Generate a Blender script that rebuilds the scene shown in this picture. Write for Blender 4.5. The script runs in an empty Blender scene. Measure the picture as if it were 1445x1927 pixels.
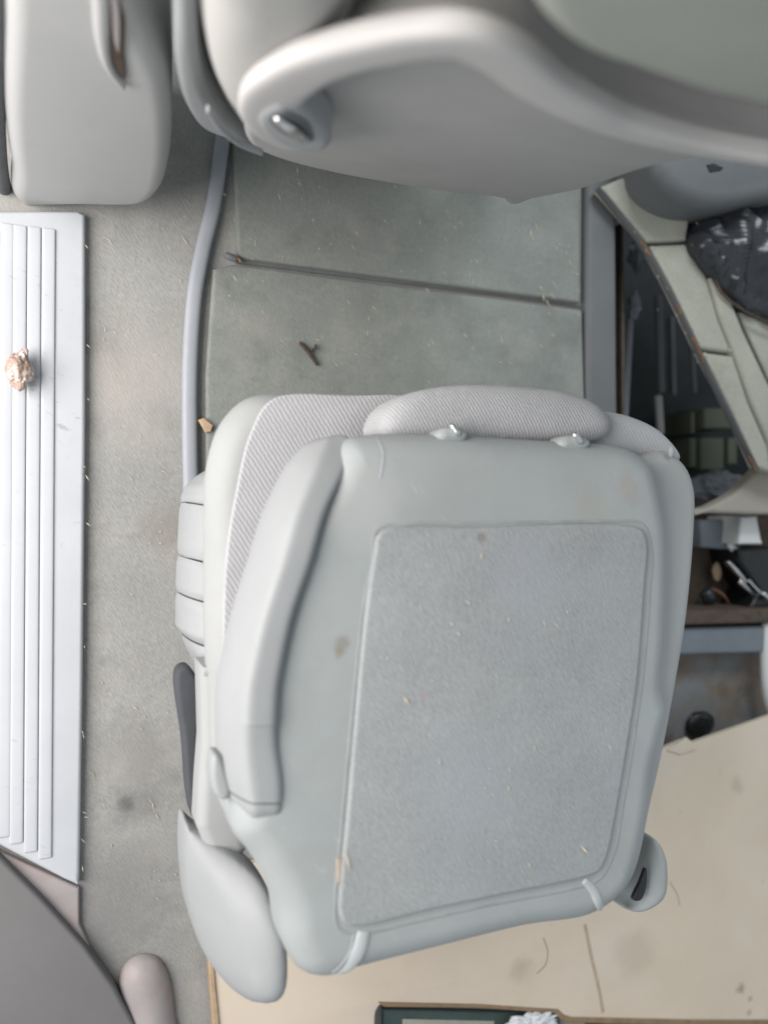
import bpy, bmesh, math, random
from mathutils import Vector, Matrix
from mathutils.geometry import tessellate_polygon
random.seed(7)
S = bpy.context.scene
C = S.collection

# ------------------------------------------------------------------ camera
H, TILT, F = 1.25, math.radians(21.8), 1448.0
IW, IH = 1445.0, 1927.0
ct, st = math.cos(TILT), math.sin(TILT)
CAMP = Vector((0, 0, H))
RIGHT, UP, FWD = Vector((ct, 0, st)), Vector((0, 1, 0)), Vector((st, 0, -ct))
cd = bpy.data.cameras.new('camera'); cam = bpy.data.objects.new('camera', cd); C.objects.link(cam)
M3 = Matrix((RIGHT, UP, -FWD)).transposed()
cam.matrix_world = Matrix.Translation(CAMP) @ M3.to_4x4()
cd.sensor_fit = 'VERTICAL'; cd.sensor_height = 24
cd.lens = 24 * F / IH
cd.clip_start = 0.02; cd.clip_end = 50
cd.dof.use_dof = True; cd.dof.focus_distance = 1.08; cd.dof.aperture_fstop = 1.25
S.camera = cam

# ------------------------------------------------------------------ light
w = bpy.data.worlds.new('World'); S.world = w; w.use_nodes = True
bg = w.node_tree.nodes['Background']
bg.inputs[0].default_value = (0.86, 0.94, 1.0, 1); bg.inputs[1].default_value = 0.43
def area(name, loc, target, sx, sy, energy, col):
    l = bpy.data.lights.new(name, 'AREA'); l.shape = 'RECTANGLE'; l.size = sx; l.size_y = sy
    l.energy = energy; l.color = col
    o = bpy.data.objects.new(name, l); C.objects.link(o); o.location = loc
    d = Vector(target) - Vector(loc); o.rotation_euler = d.to_track_quat('-Z', 'Y').to_euler()
    return o
# soft daylight falling in through the open side door on the left
area('door_daylight', (-0.95, 0.18, 1.08), (0.35, 0.12, 0.2), 1.3, 1.2, 41, (1.0, 0.945, 0.905))
# and through the windscreen ahead
area('windscreen_daylight', (0.95, 1.9, 1.75), (0.55, 0.2, 0.1), 1.3, 0.7, 26, (0.93, 0.98, 1.0))
S.view_settings.view_transform = 'Standard'; S.view_settings.look = 'None'
S.view_settings.exposure = 0.22; S.view_settings.gamma = 1.0
S.render.engine = 'CYCLES'

# ------------------------------------------------------------------ helpers
def ray(u, v):
    return FWD + RIGHT * ((u - IW / 2) / F) + UP * (-(v - IH / 2) / F)
def U(u, v, z=0.0):                       # point of the place at height z
    d = ray(u, v); return CAMP + d * ((z - H) / d.z)
def UPl(u, v, o, n):                      # point on a plane
    d = ray(u, v); return CAMP + d * ((o - CAMP).dot(n) / d.dot(n))

def tag(o, label=None, cat=None, group=None, kind=None):
    if label: o['label'] = label
    if cat: o['category'] = cat
    if group: o['group'] = group
    if kind: o['kind'] = kind
    return o
def empty(name, loc, label, cat, group=None):
    o = bpy.data.objects.new(name, None); C.objects.link(o); o.location = loc
    o.empty_display_size = 0.05
    return tag(o, label, cat, group)
def build(name, verts, faces, mat, parent=None, smooth=True, ang=40):
    me = bpy.data.meshes.new(name)
    me.from_pydata([tuple(v) for v in verts], [], faces)
    bm = bmesh.new(); bm.from_mesh(me)
    bmesh.ops.remove_doubles(bm, verts=bm.verts, dist=1e-6)
    bmesh.ops.recalc_face_normals(bm, faces=bm.faces)
    bm.to_mesh(me); bm.free()
    if smooth:
        for p in me.polygons: p.use_smooth = True
        me.set_sharp_from_angle(angle=math.radians(ang))
    me.materials.append(mat)
    o = bpy.data.objects.new(name, me); C.objects.link(o)
    if parent is not None:
        pl = Vector((0, 0, 0)); q = parent
        while q is not None: pl += q.location; q = q.parent
        o.parent = parent; o.location = -pl if parent.type == 'EMPTY' else (0, 0, 0)
    return o

def smooth_closed(pts, n=120, smooth=True):
    pts = [Vector(p) for p in pts]
    k = len(pts)
    dense = []
    if smooth:
        for i in range(k):
            p0, p1, p2, p3 = pts[i - 1], pts[i], pts[(i + 1) % k], pts[(i + 2) % k]
            # centripetal Catmull-Rom
            def tj(ti, a, b): return ti + max((b - a).length, 1e-9) ** 0.5
            t0 = 0; t1 = tj(t0, p0, p1); t2 = tj(t1, p1, p2); t3 = tj(t2, p2, p3)
            for j in range(16):
                t = t1 + (t2 - t1) * j / 16
                A1 = p0 * ((t1 - t) / (t1 - t0)) + p1 * ((t - t0) / (t1 - t0))
                A2 = p1 * ((t2 - t) / (t2 - t1)) + p2 * ((t - t1) / (t2 - t1))
                A3 = p2 * ((t3 - t) / (t3 - t2)) + p3 * ((t - t2) / (t3 - t2))
                B1 = A1 * ((t2 - t) / (t2 - t0)) + A2 * ((t - t0) / (t2 - t0))
                B2 = A2 * ((t3 - t) / (t3 - t1)) + A3 * ((t - t1) / (t3 - t1))
                dense.append(B1 * ((t2 - t) / (t2 - t1)) + B2 * ((t - t1) / (t2 - t1)))
    else:
        for i in range(k):
            for j in range(16): dense.append(pts[i].lerp(pts[(i + 1) % k], j / 16))
    L = [0]
    m = len(dense)
    for i in range(m): L.append(L[-1] + (dense[(i + 1) % m] - dense[i]).length)
    out = []; j = 0
    for i in range(n):
        s = L[-1] * i / n
        while L[j + 1] < s: j += 1
        f = (s - L[j]) / max(L[j + 1] - L[j], 1e-9)
        out.append(dense[j].lerp(dense[(j + 1) % m], f))
    return out
def smooth_open(pts, n):
    pts = [Vector(p) for p in pts]
    e = [pts[0] * 2 - pts[1]] + pts + [pts[-1] * 2 - pts[-2]]
    dense = []
    for i in range(1, len(e) - 2):
        for j in range(16):
            t = j / 16
            p0, p1, p2, p3 = e[i - 1], e[i], e[i + 1], e[i + 2]
            dense.append(0.5 * ((2 * p1) + (p2 - p0) * t + (2 * p0 - 5 * p1 + 4 * p2 - p3) * t * t + (3 * p1 - p0 - 3 * p2 + p3) * t ** 3))
    dense.append(pts[-1])
    L = [0]
    for i in range(len(dense) - 1): L.append(L[-1] + (dense[i + 1] - dense[i]).length)
    out = []; j = 0
    for i in range(n):
        s = L[-1] * i / (n - 1)
        while j < len(L) - 2 and L[j + 1] < s: j += 1
        f = (s - L[j]) / max(L[j + 1] - L[j], 1e-9)
        out.append(dense[j].lerp(dense[j + 1], min(f, 1)))
    return out

class Frame:
    def __init__(s, o, ex, ey, en): s.o, s.ex, s.ey, s.en = Vector(o), Vector(ex).normalized(), Vector(ey).normalized(), Vector(en).normalized()
    def loc(s, p): d = p - s.o; return Vector((d.dot(s.ex), d.dot(s.ey), d.dot(s.en)))
    def wor(s, q): return s.o + s.ex * q[0] + s.ey * q[1] + s.en * q[2]
    def px(s, u, v, h=0.0): return s.loc(UPl(u, v, s.o + s.en * h, s.en))
GROUND = Frame((0, 0, 0), (1, 0, 0), (0, 1, 0), (0, 0, 1))

def slab(name, outline, depth, r, mat, parent=None, crown=0.0, frame=GROUND, n=140, smooth=True,
         flare=0.0, wob=0.0, seed=1, sharp=40, steps=7, foot=None):
    """solid with a rounded upper edge; outline = local points (a, b, height of top)"""
    pts = smooth_closed(outline, n, smooth)
    area2 = sum(pts[i].x * pts[(i + 1) % n].y - pts[(i + 1) % n].x * pts[i].y for i in range(n))
    if area2 < 0: pts.reverse()
    nor = []
    for i in range(n):
        t = pts[(i + 1) % n] - pts[i - 1]
        nor.append(Vector((t.y, -t.x, 0)).normalized())
    rnd = random.Random(seed)
    ph = [rnd.uniform(0, 6.28) for _ in range(5)]
    if wob:
        for i in range(n):
            a = i / n * 2 * math.pi
            k = sum(math.sin(a * (q * 3 + 2) + ph[q]) / (q + 1) for q in range(5))
            pts[i] = pts[i] + nor[i] * wob * k * 0.5
    rings = []
    rings.append([p + nr * flare - Vector((0, 0, depth)) for p, nr in zip(pts, nor)])
    rings.append([p + nr * flare * 0.4 - Vector((0, 0, r + (depth - r) * 0.4)) for p, nr in zip(pts, nor)])
    for k in range(steps + 1):
        a = k / steps * math.pi / 2
        rings.append([p - nr * (r * (1 - math.cos(a))) + Vector((0, 0, r * (math.sin(a) - 1))) for p, nr in zip(pts, nor)])
    last = rings[-1]
    verts, faces = [], []
    cen = sum(last, Vector()) / n
    if crown is not None and crown != 0.0:
        cs = 10
        for k in range(1, cs):
            t = k / cs
            rings.append([p.lerp(cen, t) + Vector((0, 0, crown * (1 - (1 - t) ** 2.2))) for p in last])
    for rg in rings: verts += [frame.wor(q) for q in rg]
    for k in range(len(rings) - 1):
        for i in range(n):
            j = (i + 1) % n
            faces.append((k * n + i, k * n + j, (k + 1) * n + j, (k + 1) * n + i))
    b = (len(rings) - 1) * n
    if crown:
        verts.append(frame.wor(cen + Vector((0, 0, crown)))); c = len(verts) - 1
        for i in range(n): faces.append((b + i, b + (i + 1) % n, c))
    else:
        for t in tessellate_polygon([[Vector((q.x, q.y, 0)) for q in rings[-1]]]):
            faces.append(tuple(b + i for i in t))
    for t in tessellate_polygon([[Vector((q.x, q.y, 0)) for q in rings[0]]]):
        faces.append(tuple(reversed(t)))
    return build(name, verts, faces, mat, parent, ang=sharp)

def pillow(name, px, plane, height, R, depth, mat, parent=None, n=150, step=0.005, power=2.0):
    """padded solid: traced outline, top rising with the distance from the edge; plane = (z0, dz/du, dz/dv) about the first pixel"""
    from mathutils.geometry import delaunay_2d_cdt
    u0, v0 = px[0]
    pts = smooth_closed([GROUND.px(u, v, plane[0] + plane[1] * (u - u0) + plane[2] * (v - v0)) for u, v in px], n)
    # best plane through the outline heights
    import numpy as np
    A = np.array([[p.x, p.y, 1] for p in pts]); co = np.linalg.lstsq(A, np.array([p.z for p in pts]), rcond=None)[0]
    P = np.array([[p.x, p.y] for p in pts]); Q = np.roll(P, -1, 0)
    def dist_in(x, y):
        d = Q - P; w_ = np.array([x, y]) - P
        t = np.clip((w_ * d).sum(1) / np.maximum((d * d).sum(1), 1e-12), 0, 1)
        dd = np.hypot(*(w_ - d * t[:, None]).T).min()
        c = ((P[:, 1] > y) != (Q[:, 1] > y)) & (x < (Q[:, 0] - P[:, 0]) * (y - P[:, 1]) / (Q[:, 1] - P[:, 1] + 1e-15) + P[:, 0])
        return dd if c.sum() % 2 else -dd
    V2 = [Vector((p.x, p.y)) for p in pts]; D = [0.0] * n
    mn, mx = P.min(0), P.max(0); rr_ = random.Random(3)
    # finer rows near the rim
    for off in (0.0012, 0.003):
        for i in range(n):
            t = pts[(i + 1) % n] - pts[i - 1]; nr = Vector((-t.y, t.x)).normalized()
            for sg in (1, -1):
                q = V2[i] + nr * off * sg; d_ = dist_in(q.x, q.y)
                if d_ > off * 0.8: V2.append(q); D.append(d_); break
    x = mn[0]
    while x < mx[0]:
        y = mn[1]
        while y < mx[1]:
            qx, qy = x + rr_.uniform(-.1, .1) * step, y + rr_.uniform(-.1, .1) * step
            d_ = dist_in(qx, qy)
            if d_ > 0.0045: V2.append(Vector((qx, qy))); D.append(d_)
            y += step
        x += step
    vo, eo, fo, ov, oe, of = delaunay_2d_cdt(V2, [(i, (i + 1) % n) for i in range(n)], [], 1, 1e-7)
    verts = []
    for k_, q in enumerate(vo):
        d_ = max((D[i] for i in ov[k_]), default=0.0) if ov[k_] else 0.0
        f_ = min(d_ / R, 1.0); h_ = (1 - (1 - f_) ** power) ** (1 / power) * height
        verts.append(Vector((q.x, q.y, co[0] * q.x + co[1] * q.y + co[2] + h_)))
    faces = [tuple(f_) for f_ in fo]
    b = len(verts)
    for p in pts: verts.append(Vector((p.x, p.y, co[0] * p.x + co[1] * p.y + co[2] - depth)))
    idx = {}
    for k_, o_ in enumerate(ov):
        for i in o_:
            if i < n: idx[i] = k_
    for i in range(n):
        j = (i + 1) % n
        if i in idx and j in idx: faces.append((idx[i], idx[j], b + j, b + i))
    o = build(name, verts, faces, mat, parent, ang=75)
    sm = o.modifiers.new('smooth', 'SMOOTH'); sm.factor = 0.5; sm.iterations = 6
    return o

def sweep(name, path, widths, heights, mat, parent=None, up=(0, 0, 1), n=48, m=24, e=2.0, cap=True, ang=50):
    """rounded bar along a path; widths / heights are half sizes; e = squareness"""
    path = smooth_open(path, n)
    up = Vector(up)
    def lerpl(L, t):
        x = t * (len(L) - 1); i = min(int(x), len(L) - 2); return L[i] + (L[i + 1] - L[i]) * (x - i)
    verts, faces = [], []
    rows = []
    for i, p in enumerate(path):
        t = (path[min(i + 1, n - 1)] - path[max(i - 1, 0)]).normalized()
        sd = t.cross(up).normalized(); u2 = sd.cross(t).normalized()
        f = i / (n - 1)
        rows.append((p, t, sd, u2, lerpl(widths, f), lerpl(heights, f)))
    rr = []
    cs = 6
    if cap:
        p, t, sd, u2, a, b = rows[0]
        d = min(a, b)
        for k in range(cs):
            th = (k + 0.15) / cs * math.pi / 2
            rr.append((p - t * d * math.cos(th), sd, u2, a - d * (1 - math.sin(th)), b - d * (1 - math.sin(th)) * 0.9))
    for p, t, sd, u2, a, b in rows: rr.append((p, sd, u2, a, b))
    if cap:
        p, t, sd, u2, a, b = rows[-1]
        d = min(a, b)
        for k in range(cs - 1, -1, -1):
            th = (k + 0.15) / cs * math.pi / 2
            rr.append((p + t * d * math.cos(th), sd, u2, a - d * (1 - math.sin(th)), b - d * (1 - math.sin(th)) * 0.9))
    for p, sd, u2, a, b in rr:
        for j in range(m):
            th = 2 * math.pi * j / m
            c, s_ = math.cos(th), math.sin(th)
            x = math.copysign(abs(c) ** (2 / e), c) * a; y = math.copysign(abs(s_) ** (2 / e), s_) * b
            verts.append(p + sd * x + u2 * y)
    R = len(rr)
    for i in range(R - 1):
        for j in range(m):
            k = (j + 1) % m
            faces.append((i * m + j, i * m + k, (i + 1) * m + k, (i + 1) * m + j))
    faces.append(tuple(range(m))[::-1]); faces.append(tuple((R - 1) * m + j for j in range(m)))
    return build(name, verts, faces, mat, parent, ang=ang)

def loft(name, st, prof, zbase, mat, parent=None, n=60, ang=55, round_ends=True):
    """st: stations (uL, vL, uR, vR, z of the foot edge, bulge above it); prof: (t, h) across"""
    zz = lambda a, k: a[4][k] if isinstance(a[4], tuple) else a[4]
    L = smooth_open([U(a[0], a[1], zz(a, 0)) for a in st], n); R = smooth_open([U(a[2], a[3], zz(a, 1)) for a in st], n)
    B = [q.x for q in smooth_open([Vector((a[5], i * 0.05, 0)) for i, a in enumerate(st)], n)]
    pr = smooth_open([Vector((t, h, 0)) for t, h in prof], 26)
    m = len(pr) + 2; verts, faces = [], []
    for i in range(n):
        verts.append(Vector((L[i].x, L[i].y, zbase)))
        for q in pr:
            p_ = L[i].lerp(R[i], q.x); verts.append(p_ + Vector((0, 0, B[i] * q.y)))
        verts.append(Vector((R[i].x, R[i].y, zbase)))
    for i in range(n - 1):
        for j in range(m):
            k = (j + 1) % m
            faces.append((i * m + j, i * m + k, (i + 1) * m + k, (i + 1) * m + j))
    faces.append(tuple(range(m))[::-1]); faces.append(tuple((n - 1) * m + j for j in range(m)))
    return build(name, verts, faces, mat, parent, ang=ang)
from mathutils.bvhtree import BVHTree
def surf(o):
    off = o.location.copy(); q = o.parent
    while q is not None: off += q.location; q = q.parent
    t_ = BVHTree.FromPolygons([v.co + off for v in o.data.vertices], [tuple(p_.vertices) for p_ in o.data.polygons])
    def hit(u, v, lift=0.0):
        d = ray(u, v).normalized(); r_ = t_.ray_cast(CAMP, d)
        return r_[0] + r_[1] * lift if r_[0] is not None else U(u, v, 0.45)
    return hit
def patch(name, quad, mat, parent=None, nx=1, ny=1, thick=0.0, kind=None):
    """sheet over four world points, optionally with thickness"""
    a, b, c, d = [Vector(q) for q in quad]
    verts, faces = [], []
    for i in range(ny + 1):
        for j in range(nx + 1):
            verts.append(a.lerp(b, j / nx).lerp(d.lerp(c, j / nx), i / ny))
    for i in range(ny):
        for j in range(nx):
            q = i * (nx + 1) + j; faces.append((q, q + 1, q + nx + 2, q + nx + 1))
    o = build(name, verts, faces, mat, parent)
    return o
def box(name, lo, hi, mat, parent=None, bev=0.004, rotz=0.0, tilt=None):
    bm = bmesh.new(); bmesh.ops.create_cube(bm, size=1)
    lo, hi = Vector(lo), Vector(hi); c = (lo + hi) / 2; s = hi - lo
    bmesh.ops.scale(bm, vec=s, verts=bm.verts)
    if bev: bmesh.ops.bevel(bm, geom=bm.edges[:], offset=min(bev, min(s) * 0.45), segments=3, affect='EDGES', profile=0.5)
    if tilt: bmesh.ops.rotate(bm, cent=(0, 0, 0), matrix=Matrix.Rotation(tilt[0], 3, tilt[1]), verts=bm.verts)
    if rotz: bmesh.ops.rotate(bm, cent=(0, 0, 0), matrix=Matrix.Rotation(rotz, 3, 'Z'), verts=bm.verts)
    bmesh.ops.translate(bm, vec=c, verts=bm.verts)
    V = [v.co.copy() for v in bm.verts]; bm.verts.index_update()
    Fc = [tuple(v.index for v in f.verts) for f in bm.faces]; bm.free()
    return build(name, V, Fc, mat, parent)
def lump(name, cen, rad, mat, parent=None, amp=0.25, sub=4, seed=0, freq=2.0, flat=None, sharp=180):
    from mathutils import noise
    bm = bmesh.new(); bmesh.ops.create_icosphere(bm, subdivisions=sub, radius=1)
    rad = Vector(rad); off = Vector((seed * 7.3, seed * 3.1, seed * 1.7))
    for v in bm.verts:
        q = v.co.copy(); k = 1 + amp * noise.fractal(q * freq + off, 1.0, 2.0, 4)
        v.co = Vector((q.x * rad.x, q.y * rad.y, q.z * rad.z)) * k
        if flat is not None: v.co.z = max(v.co.z, -flat)
    V = [v.co + Vector(cen) for v in bm.verts]; bm.verts.index_update()
    Fc = [tuple(v.index for v in f.verts) for f in bm.faces]; bm.free()
    return build(name, V, Fc, mat, parent, ang=sharp)

# ------------------------------------------------------------------ materials
def mat(name, col, rough=0.5, spec=0.4, var=0.06, vscale=14, bump=0.0, bscale=300, stain=None, sheen=0.0,
        metal=0.0, fine=0.0, fscale=900, stretch=None, spots=None, nap=None, scuff=None):
    m = bpy.data.materials.new(name); m.use_nodes = True
    nt = m.node_tree; N = nt.nodes; L = nt.links
    b = N['Principled BSDF']
    b.inputs['Roughness'].default_value = rough
    b.inputs['Specular IOR Level'].default_value = spec
    b.inputs['Metallic'].default_value = metal
    if sheen:
        b.inputs['Sheen Weight'].default_value = sheen; b.inputs['Sheen Roughness'].default_value = 0.6
    tc = N.new('ShaderNodeTexCoord'); rot = N.new('ShaderNodeMapping'); rot.inputs['Rotation'].default_value = (0.53, 0.71, 0.38)
    L.new(tc.outputs['Object'], rot.inputs['Vector']); vec = rot.outputs[0]
    def noise(scale, detail=4, rgh=0.6, v=None):
        n = N.new('ShaderNodeTexNoise'); n.inputs['Scale'].default_value = scale
        n.inputs['Detail'].default_value = detail; n.inputs['Roughness'].default_value = rgh
        L.new(v or vec, n.inputs['Vector']); return n
    def mix(fac, a, c2, mode='MIX'):
        x = N.new('ShaderNodeMix'); x.data_type = 'RGBA'; x.blend_type = mode
        if isinstance(fac, float): x.inputs['Factor'].default_value = fac
        else: L.new(fac, x.inputs['Factor'])
        for s, val in (('A', a), ('B', c2)):
            i = [q for q in x.inputs if q.name == s and q.type == 'RGBA'][0]
            if isinstance(val, tuple): i.default_value = (*val, 1)
            else: L.new(val, i)
        return [q for q in x.outputs if q.type == 'RGBA'][0]
    def ramp(fac, lo, hi):
        r = N.new('ShaderNodeMapRange'); r.inputs['From Min'].default_value = lo; r.inputs['From Max'].default_value = hi
        r.clamp = True; L.new(fac, r.inputs['Value']); return r.outputs['Result']
    cl = tuple(max(0, c * (1 - var)) for c in col); ch = tuple(min(1, c * (1 + var)) for c in col)
    out = mix(ramp(noise(vscale, 5).outputs['Fac'], 0.3, 0.7), cl, ch)
    napv = None
    if nap:
        m1 = N.new('ShaderNodeMapping'); m1.inputs['Rotation'].default_value = (0, 0, nap[0]); L.new(tc.outputs['Object'], m1.inputs['Vector'])
        m2 = N.new('ShaderNodeMapping'); m2.inputs['Scale'].default_value = (nap[1], 1, 1); m2.inputs['Location'].default_value = (0, 0, 0.00123); L.new(m1.outputs[0], m2.inputs['Vector'])
        napv = m2.outputs[0]
    if fine:
        nf = noise(fscale, 3, 0.7, napv)
        out = mix(ramp(nf.outputs['Fac'], 0.3, 0.7), out, mix(1.0, out, tuple([1 + 0 * fine - fine] * 3), 'MULTIPLY'))
    for sdef in (stain or []):
        # stain: (colour, scale, lo, hi, strength)
        scol, ssc, lo, hi, stg = sdef
        f = ramp(noise(ssc, 6, 0.65).outputs['Fac'], lo, hi)
        mu = N.new('ShaderNodeMath'); mu.operation = 'MULTIPLY'; mu.inputs[1].default_value = stg; L.new(f, mu.inputs[0])
        out = mix(mu.outputs[0], out, scol)
    if scuff:
        k1 = N.new('ShaderNodeMapping'); k1.inputs['Rotation'].default_value = (0.2, 0.3, scuff[0]); L.new(tc.outputs['Object'], k1.inputs['Vector'])
        k2 = N.new('ShaderNodeMapping'); k2.inputs['Scale'].default_value = (0.07, 1, 1); L.new(k1.outputs[0], k2.inputs['Vector'])
        f1 = ramp(noise(scuff[2], 5, 0.6, k2.outputs[0]).outputs['Fac'], 0.62, 0.70)
        f2 = ramp(noise(11, 3).outputs['Fac'], 0.45, 0.62)
        mm = N.new('ShaderNodeMath'); mm.operation = 'MULTIPLY'; L.new(f1, mm.inputs[0]); L.new(f2, mm.inputs[1])
        m3 = N.new('ShaderNodeMath'); m3.operation = 'MULTIPLY'; m3.inputs[1].default_value = scuff[1]; L.new(mm.outputs[0], m3.inputs[0])
        out = mix(m3.outputs[0], out, tuple(min(1, c * scuff[3]) for c in col))
    for (pt_, rad, scol, stg) in (spots or []):
        nz = noise(0.35 / rad, 4, 0.7)
        ds_ = N.new('ShaderNodeVectorMath'); ds_.operation = 'DISTANCE'; ds_.inputs[1].default_value = tuple(pt_)
        L.new(tc.outputs['Object'], ds_.inputs[0])
        wa = N.new('ShaderNodeMath'); wa.operation = 'MULTIPLY_ADD'; wa.inputs[1].default_value = rad * 2.6
        L.new(nz.outputs['Fac'], wa.inputs[0]); L.new(ds_.outputs['Value'], wa.inputs[2])
        mr_ = N.new('ShaderNodeMapRange'); mr_.interpolation_type = 'SMOOTHSTEP'
        mr_.inputs['From Min'].default_value = rad * 1.5; mr_.inputs['From Max'].default_value = rad * 2.5
        mr_.inputs['To Min'].default_value = stg; mr_.inputs['To Max'].default_value = 0.0
        L.new(wa.outputs[0], mr_.inputs['Value'])
        out = mix(mr_.outputs[0], out, scol)
    L.new(out, b.inputs['Base Color'])
    if bump:
        v = vec
        if stretch:
            mp = N.new('ShaderNodeMapping'); mp.inputs['Scale'].default_value = stretch; L.new(vec, mp.inputs['Vector']); v = mp.outputs[0]
        nb = noise(bscale, 3, 0.6, napv if nap else v)
        hgt = nb.outputs['Fac']
        bp = N.new('ShaderNodeBump'); bp.inputs['Strength'].default_value = bump; bp.inputs['Distance'].default_value = 0.002
        L.new(hgt, bp.inputs['Height']); L.new(bp.outputs[0], b.inputs['Normal'])
    rn = noise(vscale * 2.3, 4)
    mr = N.new('ShaderNodeMapRange'); mr.inputs['To Min'].default_value = max(0.02, rough - 0.08); mr.inputs['To Max'].default_value = min(1, rough + 0.1)
    mr.inputs['From Min'].default_value = 0.3; mr.inputs['From Max'].default_value = 0.7
    L.new(rn.outputs['Fac'], mr.inputs['Value']); L.new(mr.outputs[0], b.inputs['Roughness'])
    m['bsdf'] = b.name
    return m
def ribbed(name, col, ang, scale, dist=0.0012):
    m = mat(name, col, 0.9, 0.15, 0.05, 30, sheen=0.15)
    nt = m.node_tree; N = nt.nodes; L = nt.links; b = N['Principled BSDF']
    tc = N.new('ShaderNodeTexCoord'); mp = N.new('ShaderNodeMapping'); mp.inputs['Rotation'].default_value = (0, 0, ang)
    L.new(tc.outputs['Object'], mp.inputs['Vector'])
    wv = N.new('ShaderNodeTexWave'); wv.inputs['Scale'].default_value = scale; wv.inputs['Distortion'].default_value = 2.6
    wv.inputs['Detail'].default_value = 3; wv.inputs['Detail Scale'].default_value = 3
    L.new(mp.outputs[0], wv.inputs['Vector'])
    nz = N.new('ShaderNodeTexNoise'); nz.inputs['Scale'].default_value = 500; L.new(mp.outputs[0], nz.inputs['Vector'])
    ad = N.new('ShaderNodeMath'); ad.operation = 'MULTIPLY_ADD'; ad.inputs[1].default_value = 0.5
    L.new(nz.outputs['Fac'], ad.inputs[0]); L.new(wv.outputs['Fac'], ad.inputs[2])
    bp = N.new('ShaderNodeBump'); bp.inputs['Strength'].default_value = 1.0; bp.inputs['Distance'].default_value = dist
    L.new(ad.outputs[0], bp.inputs['Height']); L.new(bp.outputs[0], b.inputs['Normal'])
    return m

DIRT = (0.19, 0.15, 0.11)
M = {}
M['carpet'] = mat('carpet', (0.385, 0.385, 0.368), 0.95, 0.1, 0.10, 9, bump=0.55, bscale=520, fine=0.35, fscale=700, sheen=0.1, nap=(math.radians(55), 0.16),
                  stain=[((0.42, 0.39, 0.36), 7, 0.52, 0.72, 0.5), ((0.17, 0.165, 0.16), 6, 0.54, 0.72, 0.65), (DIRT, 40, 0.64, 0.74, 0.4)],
                  spots=[(U(237, 1510), 0.016, (0.13, 0.125, 0.13), 0.75), (U(230, 1720), 0.12, (0.2, 0.195, 0.195), 0.6), (U(270, 1420), 0.07, (0.22, 0.215, 0.21), 0.5), (U(250, 700), 0.12, (0.45, 0.42, 0.39), 0.45), (U(320, 1000), 0.05, (0.24, 0.22, 0.2), 0.5)])  # large spots lighten and darken zones; the one beside the seat paints its shade
M['hatch_carpet'] = mat('hatch_carpet', (0.265, 0.285, 0.265), 0.95, 0.1, 0.10, 11, bump=0.55, bscale=520, fine=0.35, fscale=700, sheen=0.1, nap=(math.radians(55), 0.16),
                  stain=[((0.33, 0.32, 0.30), 9, 0.55, 0.75, 0.5), ((0.13, 0.13, 0.125), 8, 0.55, 0.75, 0.6), (DIRT, 45, 0.65, 0.75, 0.4)],
                  spots=[(U(712, 712), 0.006, DIRT, 0.7), (U(728, 568), 0.006, DIRT, 0.6), (U(640, 630), 0.05, (0.33, 0.32, 0.3), 0.5), (U(665, 430), 0.03, (0.32, 0.3, 0.29), 0.4), (U(480, 620), 0.06, (0.32, 0.3, 0.27), 0.4)])
M['panel_carpet'] = mat('panel_carpet', (0.345, 0.365, 0.372), 0.95, 0.1, 0.07, 12, bump=0.55, bscale=620, fine=0.3, fscale=800, sheen=0.1, nap=(math.radians(55), 0.16),
                  stain=[((0.31, 0.33, 0.35), 8, 0.55, 0.75, 0.6), (DIRT, 70, 0.7, 0.78, 0.4)],
                  spots=[(U(907, 1012, .508), 0.006, DIRT, 0.6), (U(797, 1310, .508), 0.004, (0.4, 0.22, 0.12), 0.4), (U(765, 1318, .508), 0.004, (0.5, 0.49, 0.47), 0.4), (U(1010, 1080, .508), 0.05, (0.31, 0.33, 0.36), 0.5), (U(880, 1500, .508), 0.07, (0.31, 0.335, 0.36), 0.5)])
M['lid_carpet'] = mat('lid_carpet', (0.42, 0.42, 0.36), 0.95, 0.1, 0.08, 12, bump=0.7, bscale=420, fine=0.25, fscale=700, nap=(math.radians(55), 0.16),
                  stain=[((0.22, 0.2, 0.16), 10, 0.56, 0.75, 0.5)])
M['shell'] = mat('seat_shell', (0.325, 0.35, 0.352), 0.55, 0.3, 0.05, 8, scuff=(1.0, 0.5, 90, 1.35), bump=0.25, bscale=900,
                  stain=[((0.375, 0.38, 0.37), 6, 0.5, 0.75, 0.5), ((0.27, 0.28, 0.275), 5, 0.5, 0.72, 0.4), ((0.28, 0.26, 0.22), 16, 0.66, 0.8, 0.5)],
                  spots=[(U(645, 1212, .5), 0.009, (0.2, 0.18, 0.14), 0.55), (U(636, 1228, .5), 0.006, (0.24, 0.2, 0.14), 0.5), (U(1180, 912, .5), 0.022, (0.33, 0.29, 0.25), 0.5), (U(1110, 960, .5), 0.03, (0.33, 0.31, 0.26), 0.35), (U(905, 895, .5), 0.02, (0.36, 0.33, 0.29), 0.35), (U(690, 930, .5), 0.05, (0.41, 0.415, 0.41), 0.5)])
M['vinyl'] = mat('vinyl', (0.345, 0.355, 0.355), 0.55, 0.3, 0.04, 10, bump=0.1, bscale=900)
M['plastic'] = mat('plastic', (0.31, 0.322, 0.328), 0.55, 0.35, 0.04, 9, bump=0.08, bscale=1100, stain=[((0.33, 0.31, 0.28), 20, 0.66, 0.8, 0.3)])
M['plastic_dim'] = mat('plastic_dim', (0.37, 0.365, 0.358), 0.5, 0.35, 0.05, 9, bump=0.1, bscale=900)
M['rim'] = mat('rim_plastic', (0.46, 0.448, 0.44), 0.5, 0.35, 0.04, 9, bump=0.08, bscale=900)
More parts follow.
